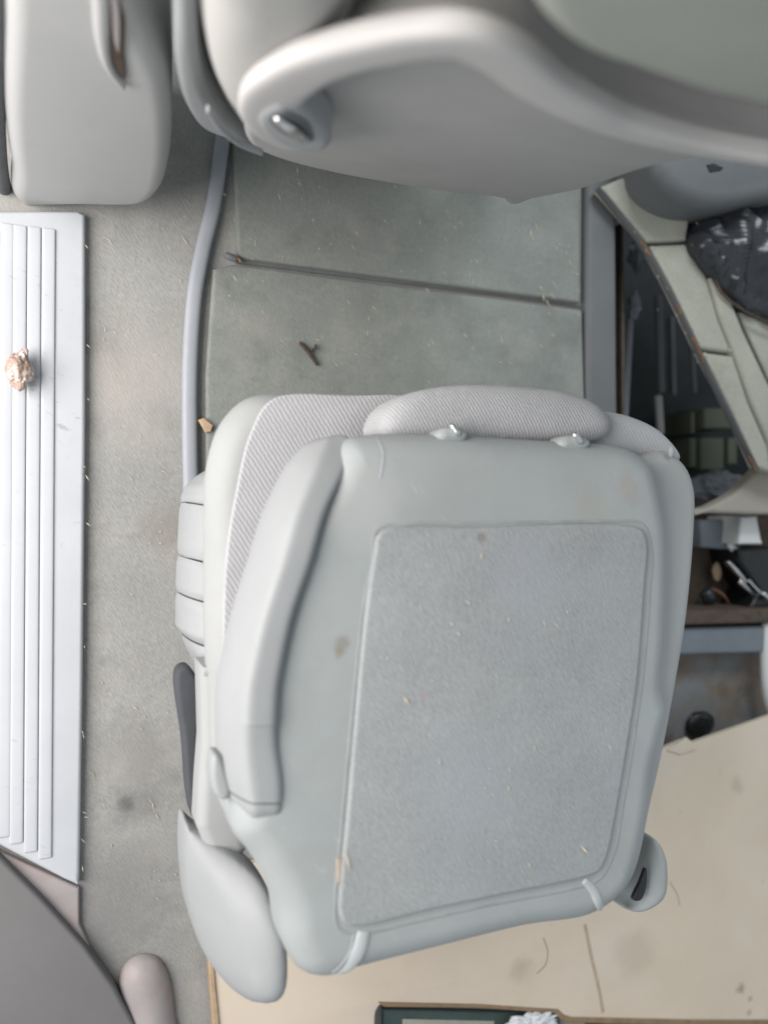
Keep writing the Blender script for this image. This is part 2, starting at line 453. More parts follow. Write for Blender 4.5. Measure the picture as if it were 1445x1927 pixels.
M['pillar'] = mat('pillar_plastic', (0.46, 0.46, 0.455), 0.5, 0.35, 0.04, 5, bump=0.1, bscale=900, stain=[((0.36, 0.35, 0.33), 9, 0.6, 0.8, 0.35)])
M['quarter'] = mat('quarter_plastic', (0.175, 0.17, 0.172), 0.6, 0.3, 0.05, 9, bump=0.15, bscale=700)
M['sill'] = mat('sill_plastic', (0.50, 0.52, 0.55), 0.45, 0.35, 0.04, 10, scuff=(0.4, 0.7, 120, 0.6), bump=0.06, bscale=800, stain=[((0.40, 0.38, 0.36), 14, 0.62, 0.8, 0.35)])
M['tube'] = mat('trim_grey', (0.33, 0.35, 0.385), 0.45, 0.4, 0.06, 20, bump=0.1, bscale=600)
M['upholstery'] = mat('upholstery', (0.33, 0.345, 0.31), 0.85, 0.2, 0.05, 8, bump=0.35, bscale=700, fine=0.12, fscale=900)
M['upholstery_light'] = mat('upholstery_light', (0.40, 0.395, 0.38), 0.8, 0.2, 0.04, 8, bump=0.3, bscale=700)
M['rib'] = ribbed('ribbed_fabric', (0.405, 0.408, 0.42), math.radians(-33), 64, 0.0004)
M['rib_fine'] = ribbed('headrest_fabric', (0.385, 0.388, 0.40), math.radians(-33), 80, 0.0006)
M['strap'] = mat('strap', (0.065, 0.07, 0.08), 0.7, 0.3, 0.08, 30, bump=0.3, bscale=700)
M['chrome'] = mat('chrome', (0.75, 0.75, 0.74), 0.16, 0.5, 0.03, 30, metal=1.0)
M['seam'] = mat('seam_dark', (0.13, 0.135, 0.14), 0.8, 0.2, 0.1, 40)
M['groove_shade'] = mat('groove_shade_grey', (0.29, 0.305, 0.305), 0.7, 0.2, 0.1, 40)
M['welt'] = mat('welt', (0.42, 0.45, 0.45), 0.55, 0.3, 0.05, 30)
M['cardboard'] = mat('cardboard', (0.67, 0.57, 0.455), 0.85, 0.2, 0.04, 6, bump=0.12, bscale=120, stretch=(1, 4, 1),
                  stain=[((0.71, 0.62, 0.53), 4, 0.42, 0.65, 0.7), ((0.40, 0.31, 0.23), 22, 0.68, 0.76, 0.4)],
                  spots=[(U(1394, 1860, .03), 0.014, (0.27, 0.19, 0.14), 0.75), (U(1408, 1905, .03), 0.009, (0.3, 0.21, 0.16), 0.6), (U(1410, 1880, .03), 0.007, (0.3, 0.21, 0.16), 0.6), (U(1190, 1790, .03), 0.05, (0.5, 0.42, 0.33), 0.4), (U(980, 1820, .03), 0.03, (0.44, 0.36, 0.26), 0.5), (U(1385, 1480, .03), 0.02, (0.45, 0.36, 0.28), 0.4)])
M['crease'] = mat('crease', (0.46, 0.36, 0.27), 0.9, 0.15, 0.15, 60)
M['card_edge'] = mat('card_edge', (0.27, 0.19, 0.12), 0.9, 0.15, 0.15, 60, bump=0.4, bscale=200)
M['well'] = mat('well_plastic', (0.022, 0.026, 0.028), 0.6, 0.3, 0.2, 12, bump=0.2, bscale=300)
M['lip'] = mat('lip_plastic', (0.135, 0.142, 0.148), 0.55, 0.35, 0.07, 10, bump=0.1, bscale=700)
M['bag'] = mat('bag_film', (0.028, 0.031, 0.036), 0.26, 0.5, 0.15, 20)
M['pale_green'] = mat('pale_green_card', (0.13, 0.145, 0.11), 0.8, 0.2, 0.08, 20)
M['beige'] = mat('beige_panel', (0.36, 0.33, 0.285), 0.6, 0.3, 0.05, 10)
M['white'] = mat('white_plastic', (0.75, 0.75, 0.74), 0.5, 0.4, 0.03, 20)
M['paper'] = mat('paper', (0.72, 0.74, 0.77), 0.9, 0.2, 0.05, 30)
M['bluegrey'] = mat('blue_grey_paint', (0.20, 0.225, 0.25), 0.55, 0.35, 0.08, 14)
M['dirty_floor'] = mat('dirty_steel', (0.24, 0.245, 0.25), 0.75, 0.3, 0.12, 10, bump=0.3, bscale=160,
                  stain=[((0.23, 0.17, 0.12), 9, 0.42, 0.62, 0.8), ((0.10, 0.085, 0.08), 12, 0.55, 0.72, 0.6)])
M['brown'] = mat('brown_dirt', (0.125, 0.095, 0.075), 0.9, 0.15, 0.3, 30, bump=0.6, bscale=200, stain=[((0.05, 0.045, 0.045), 30, 0.5, 0.6, 0.7)])
M['black'] = mat('black_plastic', (0.015, 0.017, 0.018), 0.35, 0.5, 0.2, 20)
M['green_dark'] = mat('dark_green_edge', (0.055, 0.085, 0.08), 0.6, 0.3, 0.15, 20)
M['tan'] = mat('tan', (0.45, 0.33, 0.22), 0.8, 0.2, 0.15, 60)
M['label'] = mat('label_cloth', (0.36, 0.31, 0.25), 0.9, 0.2, 0.2, 60)
M['rust'] = mat('rust', (0.27, 0.14, 0.075), 0.85, 0.2, 0.25, 80)
M['twig'] = mat('twig', (0.075, 0.055, 0.045), 0.85, 0.2, 0.25, 80)
M['straw'] = mat('straw', (0.62, 0.52, 0.40), 0.7, 0.3, 0.2, 50)
M['husk'] = mat('husk', (0.42, 0.31, 0.26), 0.6, 0.35, 0.25, 60, bump=0.6, bscale=250, stain=[((0.68, 0.63, 0.60), 60, 0.5, 0.62, 0.8)])
M['cap'] = mat('cap_plastic', (0.36, 0.33, 0.33), 0.5, 0.35, 0.06, 18, stain=[((0.36, 0.25, 0.22), 12, 0.5, 0.7, 0.6)])

def g(z): return lambda u, v: GROUND.px(u, v, z)
def outl(pts, z): return [GROUND.px(p[0], p[1], p[2] if len(p) > 2 else z) for p in pts]

# ------------------------------------------------------------------ the setting: floor and well
X0 = -0.45
xl = U(345, 900).x                      # left edge of the hatches
xr = U(1100, 700).x                     # right edge of the carpeted floor
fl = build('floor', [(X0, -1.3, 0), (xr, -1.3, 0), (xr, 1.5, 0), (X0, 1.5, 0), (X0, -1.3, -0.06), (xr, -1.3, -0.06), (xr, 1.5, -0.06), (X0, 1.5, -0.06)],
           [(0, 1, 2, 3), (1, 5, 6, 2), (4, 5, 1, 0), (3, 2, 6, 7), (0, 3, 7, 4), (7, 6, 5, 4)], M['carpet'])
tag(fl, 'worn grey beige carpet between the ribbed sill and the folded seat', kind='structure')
# dark storage well right of the floor
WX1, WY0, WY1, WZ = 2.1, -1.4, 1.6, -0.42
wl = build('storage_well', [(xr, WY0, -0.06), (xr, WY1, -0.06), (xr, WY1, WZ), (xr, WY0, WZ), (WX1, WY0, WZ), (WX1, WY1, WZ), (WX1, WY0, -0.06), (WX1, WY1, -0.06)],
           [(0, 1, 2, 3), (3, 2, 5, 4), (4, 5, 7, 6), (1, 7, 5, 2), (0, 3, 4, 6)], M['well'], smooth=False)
tag(wl, 'dark open storage well in the floor right of the folded seat', kind='structure')

# two carpeted hatch covers with a narrow seam between
def hatch(name, pts, label, z=0.016):
    o = slab(name, outl(pts, z), 0.0145, 0.006, M['hatch_carpet'], smooth=False, n=160)
    return tag(o, label, 'floor hatch', 'carpeted floor hatches')
hatch('floor_hatch', [(432, 120), (1092, 120), (1092, 569), (448, 484)], 'grey carpeted floor hatch in shadow under the front seat')
hatch('floor_hatch', [(402, 506), (440, 496), (1096, 583), (1104, 900), (1104, 1100), (390, 1100), (388, 700)], 'grey green carpeted floor hatch with a twig, in front of the folded seat')
hs_ = [o_ for o_ in C.objects if o_.name.startswith('floor_hatch')][1]
sweep('gap_shade_strip', [U(446, 490, 0.003), U(650, 516, 0.003), U(900, 548, 0.003), U(1092, 574, 0.003)], [0.0055] * 2, [0.0025] * 2, M['seam'], hs_, n=40, m=12)  # dark strip added in the gap, putting its shade into the colour
# grey lip bar beside the hatches
lp = empty('well_lip', U(1130, 560, 0), 'smooth dark grey lip bar between hatch carpet and dark well', 'trim')
slab('lip_bar', outl([(1106, 150), (1160, 150), (1161, 350), (1163, 700), (1166, 1000), (1110, 1000), (1104, 700)], 0.02), 0.10, 0.012, M['lip'], lp, smooth=False)
slab('lip_edge', outl([(1168, 420), (1172, 420), (1176, 620), (1176, 900), (1170, 900)], -0.05), 0.1, 0.002, M['brown'], lp, smooth=False)

# grey tube strip along hatch
p = [U(432, 190, 0.014), U(418, 270, 0.014), U(403, 380, 0.014), U(382, 470, 0.014), U(366, 560, 0.014), U(358, 680, 0.014), U(357, 800, 0.014), U(360, 960, 0.014), U(362, 1100, 0.014)]
t = sweep('trim_strip', p, [0.0118] * 3, [0.008] * 3, M['tube'], e=2.4, n=70)
tag(t, 'blue grey plastic trim strip curving along the carpet edge', 'trim strip')

# ------------------------------------------------------------------ ribbed sill plate
sp = empty('sill_plate', U(70, 1000, 0), 'pale ribbed plastic sill plate along the left edge', 'sill plate')
slab('plate', outl([(-260, 398), (150, 396), (161, 404), (161, 800), (156, 1300), (150, 1668), (120, 1655), (0, 1592), (-260, 1450)], 0.018), 0.03, 0.006, M['sill'], sp, smooth=False, n=200)
for k, (ua, ub) in enumerate([(27, 20), (51, 44), (78, 71), (105, 98), (2, -6), (-24, -32), (-50, -58)]):
    y1 = 424 + 3 * k; y0 = [1572, 1584, 1600, 1612, 1560, 1546, 1530][k]
    a0, a1 = U(ua - 12, y1, 0.019), U(ub - 12, y0, 0.019)
    a0.x = U(ua - 12.5, 900, .019).x; a1.x = U(ub - 12.5, 1400, .019).x
    sweep('rib', [a0, (a0 * 2 + a1) / 3, (a0 + a1 * 2) / 3, a1], [0.0090] * 2, [0.0024] * 2, M['sill'], sp, e=3.6, n=24, m=24)

# pinkish wedge of trim and dark quarter panel at the lower left
wd = slab('wedge_trim', outl([(-40, 1585), (150, 1672), (150, 1740), (172, 1790), (100, 1790), (-40, 1650)], 0.012), 0.02, 0.004, M['cap'], smooth=False)
tag(wd, 'small pinkish grey plastic wedge at the rear end of the ribbed sill plate', 'trim')
qp = slab('quarter_trim_panel', [GROUND.px(u, v, .03) for u, v in [(-120, 1540), (0, 1614), (80, 1694), (160, 1782), (215, 1858), (262, 1945), (320, 2060), (-120, 2060)]], 0.04, 0.006, M['quarter'], smooth=False)
tag(qp, 'dark grey plastic trim panel in the lower left corner', 'trim panel')
ac = empty('anchor_cover', U(275, 1850, 0), 'rounded greyish pink plastic anchor cover on the carpet at bottom left', 'anchor cover')
pillow('cover', [(224, 1846), (236, 1815), (262, 1798), (296, 1802), (318, 1836), (328, 1900), (336, 1995), (262, 1995), (238, 1905)], (0.006, 0, 0), 0.028, 0.040, 0.005, M['cap'], ac, power=1.9)

# ------------------------------------------------------------------ pillar trim, upper left
py = U(150, 392, 0.02).y
PF = Frame((0, py, 0.02), (1, 0, 0), (0, -0.06, 1), (0, -1, -0.06))
pt = empty('pillar_trim', (0.0, py, 0.02), 'pale grey door pillar trim with a slot, upper left corner', 'pillar trim')
sh = [(40, 391), (22, 320), (8, 220), (6, 60), (8, -120), (90, -330), (180, -330), (205, -120), (232, -10), (258, 45), (292, 105), (316, 165), (324, 240), (318, 320), (300, 372), (270, 391), (150, 392)]
body = slab('trim_body', [PF.px(u, v, 0.0) for u, v in sh], 0.22, 0.022, M['pillar'], pt, frame=PF, n=240, steps=9)
sl = [(196, -60), (200, 0), (204, 90), (218, 130), (236, 152), (234, 100), (236, 50), (226, 10), (212, -60)]
slab('slot', [PF.px(u, v, 0.004) for u, v in sl], 0.006, 0.002, M['brown'], pt, frame=PF)
fr = [PF.wor(PF.px(u, v, 0.002)) for u, v in [(184, -80), (190, 0), (194, 80), (206, 124), (232, 158)]]
sweep('slot_edge', fr, [0.007, 0.007, 0.003], [0.006] * 3, M['pillar'], pt, up=(0, -1, 0), n=40, m=14)
slab('belt_webbing', [PF.px(u, v, 0.006) for u, v in [(206, -60), (212, 20), (216, 80), (224, 100), (226, 40), (222, 0), (212, -60)]], 0.003, 0.001, M['cap'], pt, frame=PF)
se = [PF.wor(PF.px(u, v, -0.02)) for u, v in [(22, 410), (2, 320), (-8, 180), (-6, 20), (-4, -140)]]
ds = sweep('door_seal', se, [0.010] * 2, [0.010] * 2, M['seam'], None, up=(0, -1, 0), n=40, m=16)
tag(ds, 'dark rubber door seal left of the pale pillar trim', 'door seal')

# ------------------------------------------------------------------ front seat, top
fy = U(700, 335, 0.33).y
SF = Frame((0, fy, 0.33), (1, 0, 0), (0, -0.22, 1), (0, -1, -0.22))
fs = empty('front_seat', U(800, 300, 0.0), 'front seat seen from behind with a pale curved rim, at the top', 'seat')
def SP(u, v, h=0.0): return SF.px(u, v, h)
def SW(u, v, h=0.0): return SF.wor(SF.px(u, v, h))
# soft backrest behind
slab('backrest', [SP(u, v, -0.03) for u, v in [(372, 40), (378, 150), (410, 230), (470, 275), (700, 320), (950, 360), (1150, 320), (1330, 300), (1700, 300), (1900, 100), (1700, -330), (1000, -420), (500, -330), (372, -120)]],
     0.16, 0.05, M['upholstery_light'], fs, frame=SF, n=220, steps=10)
slab('side_bolster', [SP(u, v, 0.012) for u, v in [(372, -120), (372, 40), (378, 130), (398, 200), (436, 250), (480, 276), (540, 280), (600, 200), (680, 60), (700, -120)]],
     0.10, 0.045, M['upholstery_light'], fs, frame=SF, n=180, steps=10)
slab('upper_cushion', [SP(u, v, 0.035) for u, v in [(975, 30), (1010, 75), (1080, 120), (1200, 160), (1320, 195), (1480, 222), (1800, 240), (1800, -260), (960, -260), (955, -40)]],
     0.08, 0.03, M['upholstery'], fs, frame=SF, n=200, steps=9)
# lower plastic panel
slab('back_panel', [SP(u, v, 0.0) for u, v in [(470, 215), (560, 110), (700, 55), (850, 40), (960, 70), (1080, 150), (1200, 210), (1330, 250), (1480, 280), (1600, 300), (1450, 303), (1330, 300), (1235, 316), (1100, 358), (1010, 376), (975, 387), (952, 385), (936, 374), (820, 360), (640, 330), (520, 300), (468, 275)]],
     0.06, 0.012, M['plastic_dim'], fs, frame=SF, n=260)
# pale rim
rim = [(552, 262, 0.013), (520, 240, 0.015), (504, 205, 0.017), (520, 165, 0.019), (575, 124, 0.020), (640, 98, 0.020), (722, 78, 0.023), (800, 66, 0.023), (872, 66, 0.023), (950, 100, 0.023), (1022, 155, 0.023), (1100, 198, 0.022), (1172, 228, 0.020), (1300, 262, 0.018), (1445, 287, 0.018), (1600, 310, 0.020)]
sweep('rim', [SW(u, v, h) for u, v, h in rim], [0.018, 0.023, 0.0255, 0.025, 0.0225, 0.0205, 0.020, 0.020, 0.020, 0.0195, 0.0185, 0.017, 0.0155, 0.0125, 0.010, 0.010], [0.010, 0.011, 0.011, 0.010, 0.010, 0.010, 0.010, 0.010, 0.010, 0.010, 0.010, 0.010, 0.010, 0.010, 0.010, 0.010],
      M['rim'], fs, up=SF.en, n=130, m=44, e=3.6)
# hook with a metal pin at the rim's lower end
hk = slab('hook_housing', [SP(u, v, 0.032) for u, v in [(482, 238), (492, 212), (522, 202), (560, 212), (600, 240), (622, 268), (612, 288), (574, 288), (520, 272)]], 0.03, 0.010, M['plastic'], fs, frame=SF)
slab('recess', [SP(u, v, 0.0335) for u, v in [(508, 222), (534, 212), (570, 228), (588, 250), (584, 268), (560, 264), (524, 246)]], 0.002, 0.001, M['seam'], hk, frame=SF)
sweep('pin', [SW(524, 224, 0.035), SW(546, 242, 0.039), SW(570, 262, 0.036)], [0.004, 0.006, 0.005], [0.004] * 3, M['chrome'], hk, up=SF.en, n=16, m=14)
# curled side flap left of the backrest
slab('side_flap', [SP(u, v, -0.02) for u, v in [(326, -120), (326, 20), (330, 130), (350, 205), (385, 248), (428, 264), (470, 280), (460, 262), (425, 235), (392, 190), (376, 120), (372, 20), (372, -120)]], 0.08, 0.010, M['plastic'], fs, frame=SF, n=200, steps=8)
sweep('lower_lip', [SW(392, 205, 0.012), SW(416, 240, 0.012), SW(450, 268, 0.012), SW(492, 286, 0.012)], [0.002, 0.0035, 0.0035, 0.002], [0.004] * 3, M['plastic'], fs, up=SF.en, n=24, m=16)
box('unseen_seat_base', (0.18, fy + 0.16, 0.16), (0.60, fy + 0.62, 0.36), M['upholstery'], fs, bev=0.03)  # unseen cushion, sized to block windscreen light and shade the hatch
sweep('seat_leg', [U(560, 270, 0.25), U(560, 240, 0.12), U(560, 220, 0.02)], [0.02] * 2, [0.02] * 2, M['lip'], fs, up=(0, 1, 0), n=12)
sweep('seat_leg', [U(950, 270, 0.25), U(950, 240, 0.12), U(950, 220, 0.02)], [0.02] * 2, [0.02] * 2, M['lip'], fs, up=(0, 1, 0), n=12)

# ------------------------------------------------------------------ folded seat
sx = U(800, 1250, 0)
fd = empty('folded_seat', (sx.x, sx.y, 0.016), 'folded grey rear seat lying back up with a carpeted panel, centre', 'seat')
ZC, ZB, ZS = 0.37, 0.462, 0.50
# pedestal
slab('pedestal', outl([(430, 1000), (1000, 1000), (1000, 1600), (430, 1600)], 0.2), 0.18, 0.02, M['lip'], fs and fd, smooth=False)
cush = slab('cushion', outl([(476, 742), (560, 733), (700, 734), (780, 740), (1000, 752), (1180, 775), (1270, 830), (1290, 900), (1270, 1300), (1190, 1560), (700, 1600), (440, 1560), (398, 1300), (392, 1100), (392, 960), (398, 870), (425, 790)], ZC),
     0.15, 0.035, M['vinyl'], fd, n=200, steps=10, flare=-0.035)
slab('ribbed_insert', outl([(515, 750), (660, 744), (780, 748), (860, 790), (860, 900), (640, 1290), (420, 1300), (420, 1200), (426, 1050), (444, 930), (474, 810)], ZC + 0.003), 0.008, 0.003, M['rib'], fd, n=180)
# back upholstery peeping out at the right
slab('back_upholstery', outl([(700, 900), (900, 900), (1130, 890), (1215, 860), (1262, 846), (1300, 872), (1318, 920), (1318, 1000), (1305, 1150), (1290, 1250), (1240, 1500), (1180, 1690), (900, 1740), (700, 1770), (560, 1700), (520, 1400), (600, 1000)], ZB), 0.07, 0.022, M['vinyl'], fd, n=220, steps=9)
slab('side_ribbing', outl([(1060, 764), (1140, 770), (1200, 782), (1256, 812), (1290, 860), (1270, 880), (1200, 860), (1060, 840)], 0.44), 0.06, 0.018, M['rib'], fd, n=120)
# hard shell
shell = slab('back_shell', outl([(660, 826), (700, 814), (820, 812), (1000, 822), (1130, 830), (1206, 840), (1240, 866), (1258, 925), (1270, 1000), (1272, 1100), (1268, 1210), (1262, 1290), (1272, 1340), (1258, 1400), (1245, 1450), (1236, 1530),
      (1218, 1620), (1192, 1690), (1130, 1738), (1000, 1762), (850, 1800), (690, 1842), (620, 1862), (575, 1850), (545, 1800), (530, 1720), (484, 1632), (446, 1578), (456, 1500), (464, 1400), (482, 1270), (524, 1130), (562, 1010), (612, 910)], ZS), 0.065, 0.034, M['shell'], fd, n=320, steps=12, crown=0.004)
# carpeted panel set into the shell
pan = slab('carpet_panel', outl([(706, 1040), (712, 1008), (738, 994), (900, 991), (1180, 988), (1210, 998), (1219, 1028), (1214, 1100), (1200, 1280), (1182, 1400), (1160, 1530), (1143, 1610), (1128, 1640), (1100, 1652), (950, 1684), (800, 1716), (690, 1743), (652, 1742), (640, 1720), (642, 1660), (652, 1560), (664, 1420), (678, 1260), (692, 1130)], ZS + 0.0065), 0.012, 0.004, M['panel_carpet'], fd, n=260)
def line(name, pts, z, wd_, h, m, parent, n=60, **k):
    return sweep(name, [U(a, b, z) for a, b in pts], [wd_] * 2, [h] * 2, m, parent, n=n, m=12, **k)
on_shell = surf(shell)
def sline(name, pts, wd_, h, m, n=60, lift=0.0, e=2.0):
    pp_ = smooth_open([Vector((a, b, 0)) for a, b in pts], 40)
    return sweep(name, [on_shell(q.x, q.y, lift) for q in pp_], wd_, h, m, fd, n=n, m=12, e=e)
sline('panel_groove_shade', [(702, 1060), (708, 1003), (736, 987), (900, 984), (1100, 982), (1190, 982), (1224, 1000), (1226, 1040), (1209, 1270), (1171, 1520), (1149, 1622), (1104, 1664), (900, 1707), (690, 1755), (646, 1754), (631, 1722), (638, 1620), (658, 1400), (684, 1150), (702, 1062)], [0.0022] * 2, [0.0005] * 2, M['groove_shade'], n=260)  # darker line on the shell, painted for the shaded valley round the panel
# welts at the lower corners
sline('welt', [(1100, 1658), (1116, 1676), (1124, 1694), (1130, 1708)], [0.0045, 0.006, 0.005], [0.0022] * 2, M['welt'], n=30)
sline('welt', [(684, 1756), (676, 1786), (660, 1812), (642, 1828)], [0.008, 0.009, 0.006], [0.0025] * 2, M['welt'], n=36)
sline('welt_seam', [(666, 1758), (660, 1788), (644, 1814), (626, 1830)], [0.0013] * 2, [0.001] * 2, M['tube'], n=36)
sline('seam', [(712, 826), (722, 855), (716, 900)], [0.0010] * 2, [0.0006] * 2, M['tube'], n=20)
lb = slab('fabric_label', outl([(634, 1615), (644, 1614), (646, 1660), (636, 1664)], ZS + 0.004), 0.004, 0.0012, M['label'], fd, smooth=False)
# headrest
pillow('headrest', [(708, 812), (718, 775), (748, 748), (800, 731), (880, 723), (980, 727), (1060, 737), (1112, 757), (1138, 785), (1142, 812), (1124, 832), (1000, 836), (860, 836), (730, 834)], (0.44, 0, 0), 0.022, 0.030, 0.07, M['rib_fine'], fd, power=2.2)
for u, v in ((856, 802), (1086, 818)):
    a = U(u - 4, v + 1, 0.491); b_ = U(u + 4, v + 12, 0.4925)
    sweep('headrest_post', [a, (a + b_) / 2, b_], [0.0038] * 2, [0.0038] * 2, M['chrome'], fd, n=10, m=16, up=(1, 0, 0))
    slab('post_sleeve', outl([(u - 30, v + 16), (u - 18, v + 2), (u + 18, v + 2), (u + 30, v + 14), (u + 22, v + 28), (u - 22, v + 28)], 0.4915), 0.03, 0.010, M['shell'], fd)
# right shoulder clip and hinge cap
lump('shoulder_clip', U(1262, 850, 0.463), (0.004, 0.008, 0.004), M['plastic'], fd, amp=0.05, sub=3)
hc = pillow('hinge_cap', [(1168, 1706), (1196, 1690), (1212, 1630), (1222, 1572), (1240, 1592), (1248, 1640), (1241, 1682), (1216, 1706), (1188, 1714)], (0.43, 0, 0), 0.022, 0.022, 0.05, M['shell'], fd, n=110, step=0.003)
slab('hinge_slot', outl([(1192, 1694), (1206, 1660), (1216, 1635), (1216, 1668), (1206, 1694)], 0.452), 0.006, 0.001, M['black'], hc)
# armrest
APR = [(0, 0), (0.03, .22), (0.10, .48), (0.22, .78), (0.31, .94), (0.36, .99), (0.42, 1.0), (0.6, 1.0), (0.84, .99), (0.93, .93), (0.98, .7), (1, .25)]
AZ = .451
loft('armrest', [(596, 826, 636, 819, AZ, .014), (576, 836, 650, 826, AZ, .038), (556, 856, 653, 846, AZ, .052), (533, 890, 636, 884, AZ, .058), (498, 964, 593, 960, AZ, .061), (468, 1060, 562, 1056, AZ, .061), (439, 1154, 530, 1150, AZ, .061),
      (414, 1259, 508, 1256, AZ, .061), (409, 1300, 504, 1300, AZ, .061), (408, 1337, 502, 1337, AZ, .061)], APR, 0.44, M['plastic'], fd, n=100)
loft('armrest_hinge', [(408, 1336, 502, 1336, AZ, .0595), (408, 1380, 506, 1380, AZ, .0565), (410, 1420, 513, 1420, AZ, .0555), (414, 1450, 516, 1450, AZ, .055), (421, 1477, 515, 1477, AZ, .0545)], APR, 0.44, M['plastic'], fd, n=40)
loft('armrest_end_cap', [(421, 1480, 515, 1480, AZ, .0535), (427, 1498, 513, 1500, AZ, .052), (435, 1514, 508, 1517, AZ, .046), (443, 1526, 502, 1528, AZ, .036), (452, 1533, 494, 1534, AZ, .02)], APR, 0.44, M['plastic'], fd, n=30)
slab('armrest_pivot', outl([(398, 1440), (404, 1422), (416, 1424), (430, 1460), (436, 1496), (424, 1508), (406, 1496)], 0.47), 0.03, 0.006, M['plastic'], fd, n=80)
# side trim with three grooved sections
ZT = 0.30
TPR = [(0, 0), (0.05, .35), (0.16, .68), (0.34, .90), (0.55, 1.0), (0.80, .98), (0.94, .86), (1, .6)]
def edge(v):      # outer edge of the trim
    for (a, b), (c_, d_) in zip([(880, 392), (896, 372), (915, 352), (940, 342), (1040, 337), (1110, 334), (1180, 334)], [(896, 372), (915, 352), (940, 342), (1040, 337), (1110, 334), (1180, 334), (1300, 392)]):
        if a <= v <= c_: return b + (d_ - b) * (v - a) / (c_ - a)
    return 392
for va, vb in ((886, 944), (947, 1044), (1047, 1114), (1117, 1192), (1196, 1290)):
    st_ = []
    for q in range(7):
        v = va + (vb - va) * q / 6; sl_ = 14
        ins = 3 if q in (0, 6) else 0
        st_.append((edge(v) + ins, v, 402, v + sl_, 0.22, 0.075 - 0.004 * (ins > 0)))
    loft('side_trim', st_, TPR, 0.20, M['plastic'], fd, n=26, ang=70)
# lower flank and strap loop
slab('lower_flank', outl([(378, 1250), (420, 1250), (450, 1480), (470, 1600), (440, 1640), (396, 1620), (372, 1560), (376, 1480), (382, 1400)], 0.345), 0.05, 0.014, M['vinyl'], fd, n=120, smooth=False)
slab('release_strap', outl([(334, 1264), (352, 1254), (370, 1272), (375, 1300), (375, 1450), (373, 1535), (364, 1540), (354, 1500), (346, 1400)], 0.28), 0.03, 0.006, M['strap'], fd, n=120)
# recliner cover at the rear left corner
pillow('recliner_cover', [(348, 1546), (366, 1562), (402, 1584), (442, 1610), (488, 1650), (520, 1702), (538, 1755), (543, 1810), (541, 1852), (527, 1876), (490, 1881), (452, 1868), (412, 1834), (378, 1784), (354, 1718), (345, 1650), (343, 1585)],
       (0.305, 0.00062, 0.0), 0.052, 0.055, 0.07, M['plastic'], fd, power=1.7)

# ------------------------------------------------------------------ cardboard at the rear
ZK = 0.03
cb = empty('cardboard_sheet', U(1150, 1800, ZK), 'tan cardboard sheet behind the folded seat, with creases and scuffs', 'cardboard')
slab('sheet', outl([(398, 1640), (800, 1560), (1100, 1466), (1252, 1408), (1290, 1392), (1300, 1400), (1380, 1372), (1500, 1330), (1700, 1290), (1700, 1922), (1300, 1921), (1064, 1916), (1050, 1900), (716, 1888), (706, 1905), (700, 2080), (412, 2080), (396, 1820)], ZK), 0.012, 0.0025, M['cardboard'], cb, smooth=False, n=500)
slab('left_flap', outl([(392, 1700), (402, 1700), (404, 1830), (428, 2080), (412, 2080), (394, 1830)], ZK + 0.004), 0.02, 0.002, M['tan'], cb, smooth=False)
slab('curled_edge', outl([(712, 1886), (900, 1890), (1050, 1900), (1066, 1914), (1300, 1919), (1700, 1920), (1700, 1932), (1300, 1932), (1060, 1926), (1046, 1908), (900, 1898), (712, 1896)], ZK + 0.002), 0.03, 0.003, M['card_edge'], cb, smooth=False)  # dark brown strip paints the shade where the board curls down
slab('torn_tab', outl([(1256, 1412), (1292, 1388), (1306, 1400), (1310, 1410), (1280, 1420)], ZK + 0.003), 0.006, 0.001, M['cardboard'], cb, smooth=False)
line('crease', [(1100, 1740), (1112, 1800), (1126, 1860), (1134, 1905)], ZK, 0.0035, 0.0006, M['crease'], cb, n=30)
line('scratch', [(1022, 1765), (1030, 1790), (1026, 1815), (1010, 1832)], ZK, 0.0008, 0.0006, M['card_edge'], cb, n=20)
line('scratch', [(1260, 1660), (1274, 1685), (1278, 1705)], ZK, 0.0007, 0.0005, M['card_edge'], cb, n=20)
# thing below the cardboard edge
gb = empty('flat_case', U(860, 1930, 0), 'dark green edged flat case at the bottom edge under the cardboard', 'case')
slab('case_body', outl([(722, 1900), (1054, 1908), (1054, 2100), (722, 2100)], 0.012), 0.01, 0.003, M['green_dark'], gb, smooth=False)
slab('pale_panel', outl([(758, 1918), (930, 1922), (930, 2060), (758, 2060)], 0.0135), 0.003, 0.001, M['lid_carpet'], gb, smooth=False)
pp = lump('paper_scrap', U(992, 1932, 0.03), (0.05, 0.02, 0.012), M['paper'], amp=0.6, sub=5, freq=3.2, seed=3)
tag(pp, 'crumpled white paper scrap at the bottom edge below the cardboard', 'paper')

# ------------------------------------------------------------------ right hand side
# folded hatch lid leaning over the well
ZL = 0.05
ld = empty('leaning_lid', U(1290, 600, 0), 'pale carpeted hatch lid with seams, leaning diagonally over the dark well', 'hatch lid')
slab('lid_section', outl([(1128, 352), (1180, 330), (1262, 328), (1300, 395), (1292, 452), (1218, 456)], ZL), 0.022, 0.008, M['lid_carpet'], ld, smooth=False)
slab('lid_section', outl([(1220, 462), (1290, 458), (1330, 520), (1352, 600), (1378, 664), (1318, 656), (1262, 540)], ZL), 0.022, 0.008, M['lid_carpet'], ld, smooth=False)
slab('lid_section', outl([(1320, 662), (1380, 670), (1410, 760), (1445, 840), (1452, 890), (1425, 880), (1380, 780), (1345, 710)], ZL), 0.022, 0.008, M['lid_carpet'], ld, smooth=False)
slab('lid_border', outl([(1335, 520), (1372, 556), (1400, 625), (1445, 720), (1500, 830), (1500, 900), (1456, 890), (1448, 830), (1415, 755), (1384, 668), (1356, 598)], ZL + 0.006), 0.022, 0.007, M['lid_carpet'], ld, smooth=False)
